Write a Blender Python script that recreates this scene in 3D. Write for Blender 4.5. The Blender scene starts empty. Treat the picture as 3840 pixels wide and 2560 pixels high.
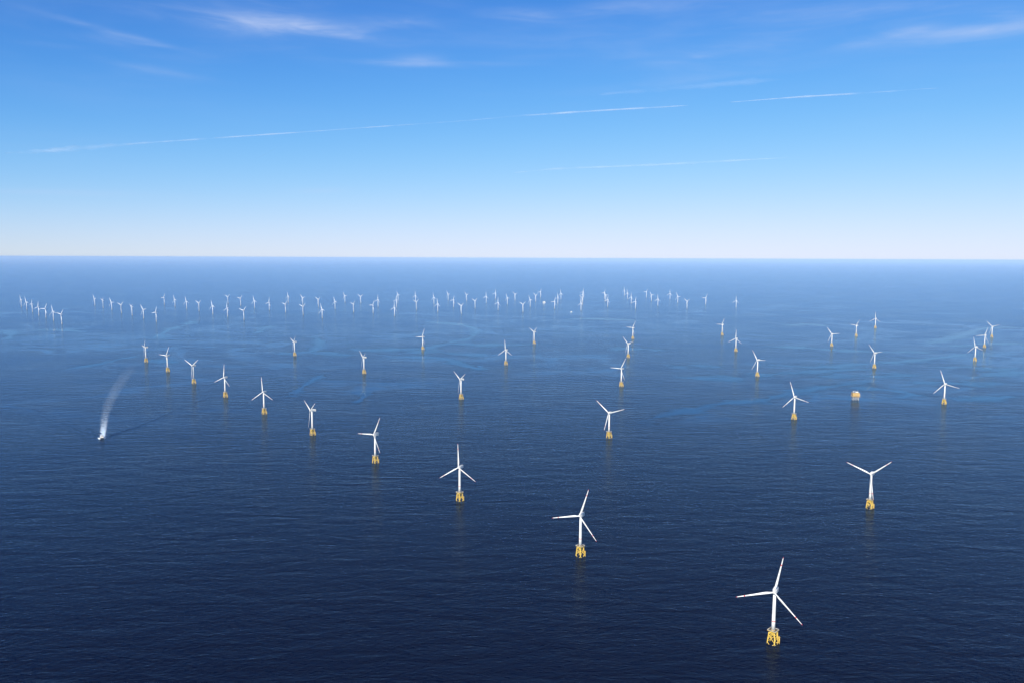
import bpy, bmesh, math, random
from mathutils import Vector, Matrix

S = bpy.context.scene
COL = S.collection
R = math.radians
PI = math.pi


# tuned values
SLICK_K = .85
BUMP_K = 0.58
ROUGH_A, ROUGH_B = 0.11, 0.19
WATER = (0.0, 0.001, 0.011, 1)
HAZE_COL = (0.54, 0.74, 1.0, 1)
HAZE_D = 1.0e-5
HAZE_G = -0.2
CT1, CT2, CT3 = .18, .09, .035
FPOW = 1.30
SPTINT = (0.55, 0.78, 1.0, 1)
FILM_K = 0.95

# fitted positions: x, y, azimuth the rotor faces, turn of its first blade
NEAR = [
    ('A', 465.1, 1284.5, 210.7, 109.0),
    ('B', 158.2, 1679.5, 207.4, 102.4),
    ('C', 983.8, 2025.8, 221.1, 70.8),
    ('D', -145.4, 2077.1, 206.5, 2.3),
    ('E', -453.1, 2469.6, 214.0, 94.1),
    ('F', -765.0, 2863.3, 235.1, 63.4),
    ('G1', -2371.3, 4881.3, 234.5, 84.5),
    ('G2', -2044.9, 4468.6, 214.8, 88.4),
    ('T3', -1717.1, 4053.6, 211.1, 64.1),
    ('T4', -1397.4, 3655.5, 211.8, 114.6),
    ('T5', -1078.0, 3256.1, 202.9, 4.8),
    ('T6', -1504.7, 5221.3, 237.1, 70.6),
    ('T7', -868.3, 4417.9, 240.9, 58.3),
    ('T8', -662.2, 5601.0, 222.0, 97.1),
    ('T9', -38.5, 4812.1, 220.7, 5.5),
    ('T10', -245.2, 3623.4, 237.5, 60.8),
    ('T11', 175.9, 6008.5, 240.1, 65.6),
    ('T12', 1023.3, 6407.5, 232.7, 89.3),
    ('T13', 800.4, 5194.5, 238.3, 49.6),
    ('T14', 583.6, 4006.5, 226.9, 91.4),
    ('T15', 370.3, 2836.3, 209.1, 48.8),
    ('T16', 1875.6, 6753.8, 243.9, 92.2),
    ('T17', 1650.6, 5565.5, 228.9, 119.1),
    ('T18', 1427.2, 4373.8, 240.8, 34.9),
    ('T19', 1203.3, 3186.7, 222.9, 18.1),
    ('T20', 2508.0, 5926.7, 230.1, 38.7),
    ('T21', 3048.3, 6701.0, 249.4, 84.4),
    ('T22', 3603.7, 7513.0, 236.3, 1.6),
    ('T23', 2275.8, 4728.8, 248.3, 43.4),
    ('T24', 2045.2, 3544.5, 227.4, 19.6),
    ('T25', 3125.1, 5087.8, 249.4, 14.9),
    ('T26', 3673.3, 5872.8, 245.9, 99.0),
    ('T27', 4218.9, 6651.1, 242.4, 48.1),
]
FAR = [
    [(-6572.4, 10167.1, 220.0, 21.2), (-6173.3, 9651.3, 209.3, 19.1), (-5843.4, 9241.4, 222.1, 97.8), (-5437.7, 8711.4, 207.3, 111.2), (-5180.6, 8423.1, 199.0, 93.2), (-4855.5, 8023.1, 208.4, 15.4), (-4519.1, 7601.2, 209.1, 78.1)],
    [(-5775.0, 10508.6, 216.8, 34.2), (-5413.6, 10047.0, 225.8, 69.2), (-5089.4, 9649.0, 207.3, 31.1), (-4687.6, 9102.4, 209.4, 67.9), (-4392.0, 8764.9, 229.1, 62.6), (-4052.2, 8334.8, 212.3, 38.1), (-3720.8, 7924.3, 216.3, 99.3)],
    [(-4925.0, 10754.2, 216.1, 92.8), (-4577.1, 10308.4, 216.8, 21.1), (-4256.5, 9924.5, 210.6, 15.1), (-3930.6, 9526.3, 214.9, 62.8), (-3560.7, 9022.5, 213.8, 16.1), (-3243.8, 8643.2, 220.7, 1.8), (-2910.7, 8227.1, 211.6, 73.8)],
    [(-4131.8, 11046.4, 213.4, 66.2), (-3800.4, 10630.4, 212.4, 75.4), (-3430.0, 10108.3, 213.8, 16.8), (-3112.7, 9728.5, 218.1, 107.8), (-2790.6, 9348.1, 220.7, 75.1), (-2460.7, 8932.8, 214.4, 66.9), (-2122.8, 8476.4, 220.0, 20.2)],
    [(-3345.9, 11351.4, 223.2, 9.8), (-2998.2, 10875.2, 214.9, 43.4), (-2663.3, 10438.0, 219.7, 60.2), (-2340.7, 10035.2, 221.8, 19.7), (-1968.4, 9422.1, 228.4, 73.4), (-1695.3, 9252.3, 222.4, 92.4), (-1369.2, 8832.0, 221.9, 116.9)],
    [(-2529.4, 11492.9, 220.0, 31.8), (-2248.4, 11280.3, 212.8, 59.2), (-1849.4, 10475.2, 218.6, 117.3), (-1587.4, 10418.0, 222.2, 111.4), (-1252.8, 9953.3, 220.6, 68.4), (-936.5, 9558.8, 222.8, 3.7), (-616.5, 9195.7, 225.3, 61.7)],
    [(-1782.7, 11875.2, 223.1, 26.9), (-1480.4, 11637.6, 217.4, 0.4), (-1147.1, 11141.4, 225.4, 13.8), (-806.7, 10464.6, 226.6, 100.9), (-499.9, 10257.5, 225.4, 67.0), (-183.0, 9905.1, 225.9, 115.6), (136.2, 9516.8, 225.6, 63.8)],
    [(-1022.2, 12138.6, 231.3, 34.3), (-716.0, 11951.6, 229.9, 45.8), (-392.5, 11517.2, 221.4, 0.5), (-70.6, 11114.4, 231.2, 23.2), (252.2, 10589.7, 232.8, 27.2), (568.7, 10181.3, 227.9, 101.6), (895.2, 9868.6, 236.1, 6.6)],
    [(-276.7, 12579.5, 228.2, 108.8), (46.1, 12147.9, 228.4, 52.8), (367.2, 11837.8, 232.5, 54.7), (681.3, 11328.3, 242.1, 6.9), (1036.1, 11225.5, 232.1, 64.2), (1341.0, 10655.1, 234.1, 110.6), (1663.9, 10244.4, 237.6, 106.1)],
    [(486.8, 13068.7, 229.4, 97.7), (805.3, 12552.5, 227.6, 10.4), (1131.0, 12173.9, 233.2, 106.9), (1479.9, 12006.0, 237.0, 42.8), (1792.7, 11442.2, 238.2, 116.9), (2096.9, 10929.8, 233.1, 2.4), (2385.2, 10355.6, 243.2, 57.2)],
    [(1224.3, 13123.2, 231.3, 105.9), (1556.2, 12817.1, 233.9, 97.2), (1938.2, 12791.0, 239.8, 7.7), (2226.1, 12152.0, 236.2, 37.2), (2552.1, 11710.1, 233.4, 27.5), (2867.8, 11258.5, 233.6, 92.0), (3119.6, 10576.9, 237.4, 0.3)],
    [(2046.8, 13875.7, 246.4, 1.3), (2329.6, 13204.9, 237.6, 86.6), (2632.9, 12682.0, 231.6, 1.1)],
]

# ------------------------------------------------------------------ camera
F_PX, PW, PH = 2850.0, 3840.0, 2560.0     # focal length in photo pixels, photo size
CAM_H = 678.0                             # metres above the sea
PITCH = math.atan((PH / 2 - 968.0) / F_PX)
ROLL = math.atan(14 / 3640.0)
cam_d = bpy.data.cameras.new('camera')
cam = bpy.data.objects.new('camera', cam_d)
COL.objects.link(cam)
S.camera = cam
cam_d.sensor_width = 36.0
cam_d.lens = F_PX / PW * 36.0
cam_d.clip_start = 1.0
cam_d.clip_end = 900000.0
fwd = Vector((0, math.cos(PITCH), -math.sin(PITCH)))
up0 = Vector((0, math.sin(PITCH), math.cos(PITCH)))
rt0 = Vector((1, 0, 0))
rt = rt0 * math.cos(ROLL) + up0 * math.sin(ROLL)
up = up0 * math.cos(ROLL) - rt0 * math.sin(ROLL)
m3 = Matrix((rt, up, -fwd)).transposed()
cam.matrix_world = Matrix.Translation((0, 0, CAM_H)) @ m3.to_4x4()


def ray(x, y):
    d = fwd + rt * ((x - PW / 2) / F_PX) - up * ((y - PH / 2) / F_PX)
    return d.normalized()


def sea_at(x, y, z=0.0):
    d = ray(x, y)
    return Vector((0, 0, CAM_H)) + d * ((z - CAM_H) / d.z)


# ------------------------------------------------------------------ render settings
S.render.engine = 'CYCLES'
S.view_settings.view_transform = 'Standard'
S.view_settings.look = 'None'
S.view_settings.exposure = 0.28
S.view_settings.gamma = 1.0
S.cycles.max_bounces = 6
S.cycles.volume_bounces = 1
S.cycles.transparent_max_bounces = 16
S.cycles.use_denoising = True
S.cycles.sample_clamp_indirect = 4.0

# ------------------------------------------------------------------ light
SUN_EL, SUN_AZ = 36.0, 203.0       # degrees; azimuth clockwise from +Y (view direction)
sun_d = bpy.data.lights.new('sun', 'SUN')
sun_d.energy = 5.0
sun_d.angle = R(0.53)
sun_d.color = (1.0, 0.955, 0.88)
sun = bpy.data.objects.new('sun', sun_d)
COL.objects.link(sun)
sd = Vector((math.sin(R(SUN_AZ)) * math.cos(R(SUN_EL)), math.cos(R(SUN_AZ)) * math.cos(R(SUN_EL)), math.sin(R(SUN_EL))))
sun.rotation_euler = sd.to_track_quat('Z', 'Y').to_euler()
sun.location = (0, -200, 900)


class NT:
    """small helper to write node trees"""
    def __init__(self, nt):
        self.nt = nt

    def n(self, typ, **kw):
        nd = self.nt.nodes.new(typ)
        for k, v in kw.items():
            setattr(nd, k, v)
        return nd

    def put(self, sock, v):
        if isinstance(v, bpy.types.NodeSocket):
            self.nt.links.new(v, sock)
        elif v is not None:
            sock.default_value = v

    def math(self, op, a, b=None, c=None, clamp=False):
        nd = self.n('ShaderNodeMath', operation=op)
        nd.use_clamp = clamp
        for i, v in enumerate((a, b, c)):
            self.put(nd.inputs[i], v)
        return nd.outputs[0]

    def mixc(self, f, a, b):
        nd = self.n('ShaderNodeMix', data_type='RGBA')
        self.put(nd.inputs[0], f)
        self.put(nd.inputs[6], a)
        self.put(nd.inputs[7], b)
        return nd.outputs[2]

    def noise(self, vec, scale, detail=3.0, rough=0.5, dist=0.0):
        nd = self.n('ShaderNodeTexNoise')
        self.put(nd.inputs['Vector'], vec)
        nd.inputs['Scale'].default_value = scale
        nd.inputs['Detail'].default_value = detail
        nd.inputs['Roughness'].default_value = rough
        nd.inputs['Distortion'].default_value = dist
        return nd.outputs[0]

    def mapr(self, v, a, b, c=0.0, d=1.0, smooth=True):
        nd = self.n('ShaderNodeMapRange')
        nd.interpolation_type = 'SMOOTHSTEP' if smooth else 'LINEAR'
        self.put(nd.inputs[0], v)
        for i, x in enumerate((a, b, c, d)):
            nd.inputs[i + 1].default_value = x
        return nd.outputs[0]

    def mapping(self, vec, scale=(1, 1, 1), rot=(0, 0, 0), loc=(0, 0, 0)):
        nd = self.n('ShaderNodeMapping')
        self.put(nd.inputs[0], vec)
        nd.inputs['Location'].default_value = loc
        nd.inputs['Rotation'].default_value = rot
        nd.inputs['Scale'].default_value = scale
        return nd.outputs[0]


# ------------------------------------------------------------------ sky (world)
world = bpy.data.worlds.new("World")
S.world = world
world.use_nodes = True
W = NT(world.node_tree)
bg = world.node_tree.nodes['Background']
sky = W.n('ShaderNodeTexSky', sky_type='NISHITA')
sky.sun_disc = False
sky.sun_elevation = R(SUN_EL)
sky.sun_rotation = R(SUN_AZ)
sky.altitude = 0.0
sky.air_density = 1.0
sky.dust_density = 0.0
sky.ozone_density = 4.0
SKY_STRENGTH = 0.1
# the clear, deep blue of this air: one even colour response for the whole sky
sep = W.n('ShaderNodeSeparateColor')
W.put(sep.inputs[0], sky.outputs[0])
comb = W.n('ShaderNodeCombineColor')
sc = [W.math('MULTIPLY', sep.outputs[i], SKY_STRENGTH) for i in range(3)]
r2 = W.math('MULTIPLY', sc[0], sc[0])
rr_ = W.math('DIVIDE', W.math('MULTIPLY', r2, 2.66), W.math('ADD', W.math('MULTIPLY', r2, 2.64), 1.0))
g2 = W.math('MULTIPLY', sc[1], sc[1])
gg_ = W.math('DIVIDE', W.math('MULTIPLY', g2, 4.2), W.math('ADD', W.math('MULTIPLY', g2, 4.97), 1.0))
gg_ = W.math('ADD', gg_, W.math('MULTIPLY', rr_, .165))
b3 = W.math('POWER', sc[2], 3.0)
bb_ = W.math('DIVIDE', W.math('MULTIPLY', b3, 18.3), W.math('ADD', W.math('MULTIPLY', b3, 17.3), 1.0))
bb_ = W.math('ADD', bb_, W.math('MULTIPLY', rr_, .08))
for i, v in enumerate((rr_, gg_, bb_)):
    W.put(comb.inputs[i], W.math('MULTIPLY', v, 1.0 / SKY_STRENGTH))
skycol = comb.outputs[0]
# high thin cirrus
tc = W.n('ShaderNodeTexCoord')
xyz = W.n('ShaderNodeSeparateXYZ')
W.put(xyz.inputs[0], tc.outputs['Generated'])
az = W.math('ARCTAN2', xyz.outputs[0], xyz.outputs[1])
el = W.math('ARCSINE', xyz.outputs[2])
vec = W.n('ShaderNodeCombineXYZ')
W.put(vec.inputs[0], az)
W.put(vec.inputs[1], el)
AE = vec.outputs[0]
streak = W.noise(W.mapping(AE, (8, 50, 1), (0, 0, R(4))), 1.0, 4.0, 0.52, .9)
fine = W.noise(W.mapping(AE, (45, 260, 1), (0, 0, R(-5))), 1.0, 3.0, 0.5, 0.6)
veil = W.noise(W.mapping(AE, (3.5, 16, 1), (0, 0, R(3)), (3.1, 0.4, 0)), 1.0, 4.0, 0.55, 0.8)
# (photo x, photo y, half length, half height, tilt, strength)
WISPS = [(900, 92, 190, 30, 2, .75), (1140, 98, 230, 26, -2, .95), (1270, 128, 160, 13, -7, .8), (1400, 142, 150, 10, -3, .35),
         (1520, 84, 100, 16, -2, .55), (1560, 228, 80, 17, 4, .75), (1550, 240, 210, 9, 0, .6), (1830, 240, 150, 7, 0, .3),
         (540, 46, 75, 18, 0, .5), (650, 24, 70, 12, 0, .4), (390, 112, 230, 10, -8, .5), (430, 150, 90, 16, -2, .3),
         (210, 172, 90, 9, 2, .4), (600, 268, 150, 11, -5, .5), (560, 168, 60, 6, 0, .3), (1990, 58, 90, 20, -3, .6), (2100, 88, 170, 13, -5, .35),
         (2370, 28, 230, 28, 3, .55), (2860, 20, 150, 22, 2, .5), (2700, 192, 270, 22, 3, .42), (2680, 205, 140, 8, 5, .3),
         (3340, 134, 150, 16, 6, .85), (3640, 118, 190, 16, -2, .95), (3700, 130, 340, 30, 0, .4), (3820, 66, 110, 34, -20, .4), (3300, 40, 400, 30, -4, .3),
         (1195, 716, 85, 10, 3, .5), (250, 560, 400, 60, 0, .12), (900, 60, 700, 70, 0, .22), (3200, 90, 700, 80, 0, .22), (2600, 300, 420, 16, 4, .22), (150, 720, 260, 10, 2, .35), (480, 735, 200, 9, 1, .25)]
total = None
for wx, wy, wl, wh, wt, ws in WISPS:
    d = ray(wx, wy)
    a0, e0 = math.atan2(d.x, d.y), math.asin(d.z)
    k = F_PX * (1 + ((wx - 1920) / F_PX) ** 2 * .5)
    mv = W.mapping(AE, (1, 1, 1), (0, 0, 0), (-a0, -e0, 0))
    rv = W.n('ShaderNodeVectorRotate', rotation_type='Z_AXIS')
    W.put(rv.inputs['Vector'], mv)
    rv.inputs['Angle'].default_value = R(-wt)
    sv = W.n('ShaderNodeVectorMath', operation='MULTIPLY')
    W.put(sv.inputs[0], rv.outputs[0])
    sv.inputs[1].default_value = (k / wl, k / wh, 0)
    ln = W.n('ShaderNodeVectorMath', operation='DOT_PRODUCT')
    W.put(ln.inputs[0], sv.outputs[0])
    W.put(ln.inputs[1], sv.outputs[0])
    g = W.math('POWER', 2.718, W.math('MULTIPLY', ln.outputs['Value'], -0.9))
    g = W.math('MULTIPLY', g, ws)
    total = g if total is None else W.math('ADD', total, g)
tex = W.math('MULTIPLY', W.mapr(streak, .30, .70, .30, 1.15), W.mapr(fine, .2, .8, .82, 1.14))
cl = W.math('MULTIPLY', total, tex)
high = W.mapr(el, .12, .26, 0.0, 1.0)
vl = W.math('MULTIPLY', W.math('MULTIPLY', W.mapr(veil, .40, .74), W.mapr(streak, .3, .72, .35, 1.0)), W.math('MULTIPLY', high, .34))
cl = W.math('MULTIPLY', W.math('ADD', cl, vl), .29, clamp=True)
cirrus = (.58 / SKY_STRENGTH, .68 / SKY_STRENGTH, .93 / SKY_STRENGTH, 1)
skyfinal = W.mixc(cl, skycol, cirrus)
W.put(bg.inputs[0], skyfinal)
bg.inputs[1].default_value = SKY_STRENGTH * .824

# ------------------------------------------------------------------ materials


def mat(name, col, rough=0.5, metal=0.0, var=0.0, vscale=0.3, spec=0.5):
    m = bpy.data.materials.new(name)
    m.use_nodes = True
    N = NT(m.node_tree)
    b = m.node_tree.nodes['Principled BSDF']
    b.inputs['Roughness'].default_value = rough
    b.inputs['Metallic'].default_value = metal
    b.inputs['Specular IOR Level'].default_value = spec
    c = (*col, 1)
    if var:
        t = N.n('ShaderNodeTexCoord')
        nz = N.noise(N.mapping(t.outputs['Object'], (1, 1, .35)), vscale, 4.0, .6)
        dark = tuple(v * (1 - var) for v in col) + (1,)
        N.put(b.inputs['Base Color'], N.mixc(N.mapr(nz, .35, .68), dark, c))
    else:
        b.inputs['Base Color'].default_value = c
    return m


M = {}
M['white'] = mat('white_paint', (.88, .84, .75), .38, var=.10, vscale=.25)
M['pale'] = mat('pale_grey_paint', (.74, .76, .78), .42, var=.05, vscale=.2)
M['red'] = mat('signal_red_paint', (.62, .035, .03), .4)
M['yellow'] = mat('yellow_paint', (.88, .58, .09), .42, var=.12, vscale=.5)
M['steel'] = mat('galvanised_steel', (.50, .49, .46), .45, .3, var=.2, vscale=.6)
M['rail'] = mat('pale_railing_steel', (.80, .77, .70), .45)
M['grate'] = mat('deck_grating', (.10, .07, .045), .7, var=.3, vscale=.7)
M['growth'] = mat('dark_splash_zone', (.10, .085, .05), .8, var=.4, vscale=.8)
M['dark'] = mat('dark_grey_paint', (.045, .05, .055), .45)
M['glass'] = mat('dark_window_glass', (.01, .014, .02), .06, spec=.8)
M['navy'] = mat('navy_hull_paint', (.02, .022, .05), .35)
M['cream'] = mat('cream_cladding', (.60, .37, .10), .5, var=.10, vscale=.25)
M['foamwhite'] = mat('white_spray', (.88, .90, .92), .8)
M['leg_grey'] = mat('weathered_leg_paint', (.56, .53, .46), .55, var=.25, vscale=.4)
M['grey'] = mat('mid_grey_paint', (.28, .29, .30), .5, var=.15, vscale=.3)

# sea water
mw = bpy.data.materials.new('sea_water')
mw.use_nodes = True
N = NT(mw.node_tree)
mw.node_tree.nodes.clear()
t = N.n('ShaderNodeTexCoord')
P = t.outputs['Object']
# slicks: smoother water in bands and curling threads
geo = N.n('ShaderNodeSeparateXYZ')
N.put(geo.inputs[0], P)
X, Y = geo.outputs[0], geo.outputs[1]


def blob(cx, cy, rx, ry, rot=0.0):
    mp = N.mapping(P, (1, 1, 0), (0, 0, 0), (-cx, -cy, 0))
    rv = N.n('ShaderNodeVectorRotate', rotation_type='Z_AXIS')
    N.put(rv.inputs['Vector'], mp)
    rv.inputs['Angle'].default_value = R(-rot)
    sv = N.n('ShaderNodeVectorMath', operation='MULTIPLY')
    N.put(sv.inputs[0], rv.outputs[0])
    sv.inputs[1].default_value = (1 / rx, 1 / ry, 0)
    dt = N.n('ShaderNodeVectorMath', operation='DOT_PRODUCT')
    N.put(dt.inputs[0], sv.outputs[0])
    N.put(dt.inputs[1], sv.outputs[0])
    return N.math('POWER', 2.718, N.math('MULTIPLY', dt.outputs['Value'], -1.0))


region = None
for prm in ((2300, 4100, 1500, 1150, 20), (3600, 4700, 1500, 1200, 20), (-480, 5150, 1000, 420, 0), (2900, 2900, 900, 300, 10), (900, 3300, 500, 160, 25),
            (-1900, 4700, 1100, 350, 0), (-3600, 6200, 1800, 900, 0), (-1100, 6600, 1500, 500, 0), (300, 7300, 1800, 600, 0), (4200, 6200, 1600, 900, 0), (-700, 3900, 420, 500, 0)):
    g = blob(*prm)
    region = g if region is None else N.math('MAXIMUM', region, g)
warp = N.n('ShaderNodeTexNoise')
N.put(warp.inputs['Vector'], N.mapping(P, (1 / 900, 1 / 900, 1)))
warp.inputs['Scale'].default_value = 1.0
warp.inputs['Detail'].default_value = 3.0
wv = N.n('ShaderNodeVectorMath', operation='MULTIPLY_ADD')
N.put(wv.inputs[0], warp.outputs[1])
wv.inputs[1].default_value = (700, 700, 0)
N.put(wv.inputs[2], P)
PWARP = wv.outputs[0]
n1 = N.noise(N.mapping(PWARP, (1 / 430, 1 / 165, 1), (0, 0, R(-12)), (2.3, .7, 0)), 1.0, 6.0, .60, .7)
n2 = N.noise(N.mapping(PWARP, (1 / 1300, 1 / 1000, 1), (0, 0, 0), (7.3, 1.7, 0)), 1.0, 4.0, .55, .5)
bands = N.math('MULTIPLY', N.mapr(n1, .50, .57), region)
ridge = N.math('SUBTRACT', 1.0, N.math('ABSOLUTE', N.math('MULTIPLY', N.math('SUBTRACT', n2, .5), 17.0)))
patch = N.mapr(N.noise(N.mapping(P, (1 / 1900, 1 / 1500, 1), (0, 0, 0), (1.3, 5.7, 0)), 1.0, 2.0, .5, .3), .42, .62)
thread = N.math('MULTIPLY', N.mapr(ridge, .2, .85), N.math('ADD', N.math('MULTIPLY', patch, .8), N.math('MULTIPLY', region, .6), clamp=True))
thread = N.math('MULTIPLY', thread, N.mapr(Y, 2600, 3600))
slick = N.math('MAXIMUM', bands, thread)
gust = N.noise(N.mapping(P, (1 / 500, 1 / 260, 1), (0, 0, R(20))), 1.0, 3.0, .5, .3)
fray = N.noise(N.mapping(PWARP, (1 / 150, 1 / 42, 1), (0, 0, R(-10))), 1.0, 4.0, .6, .6)
slick = N.math('MULTIPLY', slick, N.math('MULTIPLY', N.mapr(fray, .36, .60, .30, 1.0), SLICK_K))
slick = N.math('MULTIPLY', slick, N.mapr(Y, 7500, 14000, 1.0, .25))
# waves: small chop, wind ripples and a low swell
chop = N.noise(N.mapping(P, (1 / 9.5, 1 / 5.6, 1), (0, 0, R(-16))), 1.0, 3.2, .58, .5)
rip = N.noise(N.mapping(P, (1 / 26, 1 / 15, 1), (0, 0, R(-24))), 1.0, 2.0, .5, .6)
swell = N.noise(N.mapping(P, (1 / 130, 1 / 40, 1), (0, 0, R(-40))), 1.0, 2.0, .5, .6)
hgt = N.math('ADD', N.math('MULTIPLY', chop, 2.1), N.math('ADD', N.math('MULTIPLY', rip, 1.9), N.math('MULTIPLY', swell, 4.6)))
bump = N.n('ShaderNodeBump')
N.put(bump.inputs['Height'], hgt)
bump.inputs['Distance'].default_value = 1.0
N.put(bump.inputs['Strength'], N.math('MULTIPLY', N.math('SUBTRACT', 1.0, N.math('MULTIPLY', slick, .85)), BUMP_K))
rg = N.math('MULTIPLY', N.mapr(gust, .3, .7, ROUGH_A, ROUGH_B), N.math('SUBTRACT', 1.0, slick))
rg = N.math('MAXIMUM', rg, .04)
gl = N.n('ShaderNodeBsdfGlossy')
gl.inputs['Color'].default_value = SPTINT
N.put(gl.inputs['Roughness'], rg)
N.put(gl.inputs['Normal'], bump.outputs[0])
body = N.n('ShaderNodeBsdfDiffuse')
body.inputs['Color'].default_value = WATER
fr = N.n('ShaderNodeFresnel')
fr.inputs['IOR'].default_value = 1.333
N.put(fr.inputs['Normal'], bump.outputs[0])
mxw = N.n('ShaderNodeMixShader')
N.put(mxw.inputs[0], N.math('POWER', fr.outputs[0], N.math('MULTIPLY', N.math('SUBTRACT', 1.0, N.math('MULTIPLY', slick, .38)), FPOW)))
mw.node_tree.links.new(body.outputs[0], mxw.inputs[1])
mw.node_tree.links.new(gl.outputs[0], mxw.inputs[2])
ow = N.n('ShaderNodeOutputMaterial')
mw.node_tree.links.new(mxw.outputs[0], ow.inputs['Surface'])
M['water'] = mw

# surface film of a slick: mirror-smooth water, frayed at its edges
ms = bpy.data.materials.new('slick_film')
ms.use_nodes = True
ms.node_tree.nodes.clear()
N = NT(ms.node_tree)
t = N.n('ShaderNodeTexCoord')
wp = N.n('ShaderNodeTexNoise')
N.put(wp.inputs['Vector'], N.mapping(t.outputs['Object'], (1 / 420, 1 / 420, 1)))
wp.inputs['Scale'].default_value = 1.0
wp.inputs['Detail'].default_value = 3.0
wv = N.n('ShaderNodeVectorMath', operation='MULTIPLY_ADD')
N.put(wv.inputs[0], wp.outputs[1])
wv.inputs[1].default_value = (260, 260, 0)
N.put(wv.inputs[2], t.outputs['Object'])
f1 = N.noise(N.mapping(wv.outputs[0], (1 / 210, 1 / 62, 1), (0, 0, R(-8))), 1.0, 5.0, .62, .8)
at = N.n('ShaderNodeVertexColor', layer_name='film')
al = N.math('ADD', at.outputs[0], N.math('MULTIPLY', N.math('SUBTRACT', f1, .5), 2.2))
f2 = N.noise(N.mapping(wv.outputs[0], (1 / 70, 1 / 24, 1), (0, 0, R(-12))), 1.0, 4.0, .62, .8)
al = N.math('MULTIPLY', N.mapr(al, .10, .80), N.math('MULTIPLY', N.math('POWER', at.outputs[0], .40), N.mapr(f2, .30, .62, .45, 1.1)), clamp=True)
gl = N.n('ShaderNodeBsdfGlossy')
gl.inputs['Color'].default_value = (.64, .83, 1.0, 1)
gl.inputs['Roughness'].default_value = .05
body = N.n('ShaderNodeBsdfDiffuse')
body.inputs['Color'].default_value = WATER
fr = N.n('ShaderNodeFresnel')
fr.inputs['IOR'].default_value = 1.333
m1 = N.n('ShaderNodeMixShader')
N.put(m1.inputs[0], N.math('POWER', fr.outputs[0], FPOW * .54))
L_ = ms.node_tree.links.new
L_(body.outputs[0], m1.inputs[1]); L_(gl.outputs[0], m1.inputs[2])
tr = N.n('ShaderNodeBsdfTransparent')
m2 = N.n('ShaderNodeMixShader')
N.put(m2.inputs[0], N.math('MULTIPLY', al, FILM_K))
L_(tr.outputs[0], m2.inputs[1]); L_(m1.outputs[0], m2.inputs[2])
ow = N.n('ShaderNodeOutputMaterial')
L_(m2.outputs[0], ow.inputs['Surface'])
M['film'] = ms

# wake foam: white water with holes
mf = bpy.data.materials.new('wake_foam')
mf.use_nodes = True
N = NT(mf.node_tree)
b = mf.node_tree.nodes['Principled BSDF']
b.inputs['Base Color'].default_value = (.72, .85, .95, 1)
b.inputs['Roughness'].default_value = .7
at = N.n('ShaderNodeVertexColor', layer_name='foam')
t = N.n('ShaderNodeTexCoord')
fn = N.noise(N.mapping(t.outputs['Object'], (1 / 11, 1 / 13, 1)), 1.0, 5.0, .65, .8)
a1 = N.math('ADD', at.outputs[0], N.math('MULTIPLY', N.math('SUBTRACT', fn, .5), 1.1))
a1 = N.math('MULTIPLY', N.mapr(a1, .12, .95), N.math('POWER', at.outputs[0], .55), clamp=True)
N.put(b.inputs['Alpha'], a1)
M['foam'] = mf

# ------------------------------------------------------------------ mesh helpers


class MB:
    def __init__(self):
        self.bm = bmesh.new()

    def box(self, c, s, mi=0, rot=None, taper=1.0):
        hx, hy, hz = s[0] / 2, s[1] / 2, s[2] / 2
        vs = []
        for z in (-1, 1):
            k = taper if z > 0 else 1.0
            for x, y in ((-1, -1), (1, -1), (1, 1), (-1, 1)):
                p = Vector((x * hx * k, y * hy * k, z * hz))
                if rot:
                    p = rot @ p
                vs.append(self.bm.verts.new(p + Vector(c)))
        for f in ((3, 2, 1, 0), (4, 5, 6, 7), (0, 1, 5, 4), (1, 2, 6, 5), (2, 3, 7, 6), (3, 0, 4, 7)):
            fc = self.bm.faces.new([vs[i] for i in f])
            fc.material_index = mi
        return self

    def tube(self, pts, rad, n=8, mi=0, caps=True):
        pts = [Vector(p) for p in pts]
        if not isinstance(rad, (list, tuple)):
            rad = [rad] * len(pts)
        mis = mi if isinstance(mi, (list, tuple)) else [mi] * (len(pts) - 1)
        ring = []
        for i, p in enumerate(pts):
            d = (pts[min(i + 1, len(pts) - 1)] - pts[max(i - 1, 0)]).normalized()
            a = d.orthogonal().normalized() if abs(d.z) < .999 else Vector((1, 0, 0))
            c = d.cross(a)
            ring.append([self.bm.verts.new(p + (a * math.cos(2 * PI * j / n) + c * math.sin(2 * PI * j / n)) * rad[i]) for j in range(n)])
        for i in range(len(pts) - 1):
            for j in range(n):
                fc = self.bm.faces.new((ring[i][j], ring[i][(j + 1) % n], ring[i + 1][(j + 1) % n], ring[i + 1][j]))
                fc.material_index = mis[i]
                fc.smooth = True
        if caps:
            self.bm.faces.new(list(reversed(ring[0]))).material_index = mis[0]
            self.bm.faces.new(ring[-1]).material_index = mis[-1]
        return self

    def loft(self, rings, mis=None, caps=True, smooth=True):
        vr = [[self.bm.verts.new(Vector(p)) for p in r] for r in rings]
        n = len(vr[0])
        for i in range(len(vr) - 1):
            for j in range(n):
                fc = self.bm.faces.new((vr[i][j], vr[i][(j + 1) % n], vr[i + 1][(j + 1) % n], vr[i + 1][j]))
                fc.material_index = mis[i] if mis else 0
                fc.smooth = smooth
        if caps:
            self.bm.faces.new(list(reversed(vr[0]))).material_index = mis[0] if mis else 0
            self.bm.faces.new(vr[-1]).material_index = mis[-1] if mis else 0
        return self

    def mesh(self, name, mats, bevel=0.0):
        if bevel:
            bmesh.ops.bevel(self.bm, geom=[e for e in self.bm.edges], offset=bevel, segments=2, affect='EDGES', profile=.5)
        bmesh.ops.recalc_face_normals(self.bm, faces=self.bm.faces[:])
        me = bpy.data.meshes.new(name)
        self.bm.to_mesh(me)
        self.bm.free()
        for m in mats:
            me.materials.append(m)
        return me


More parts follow.
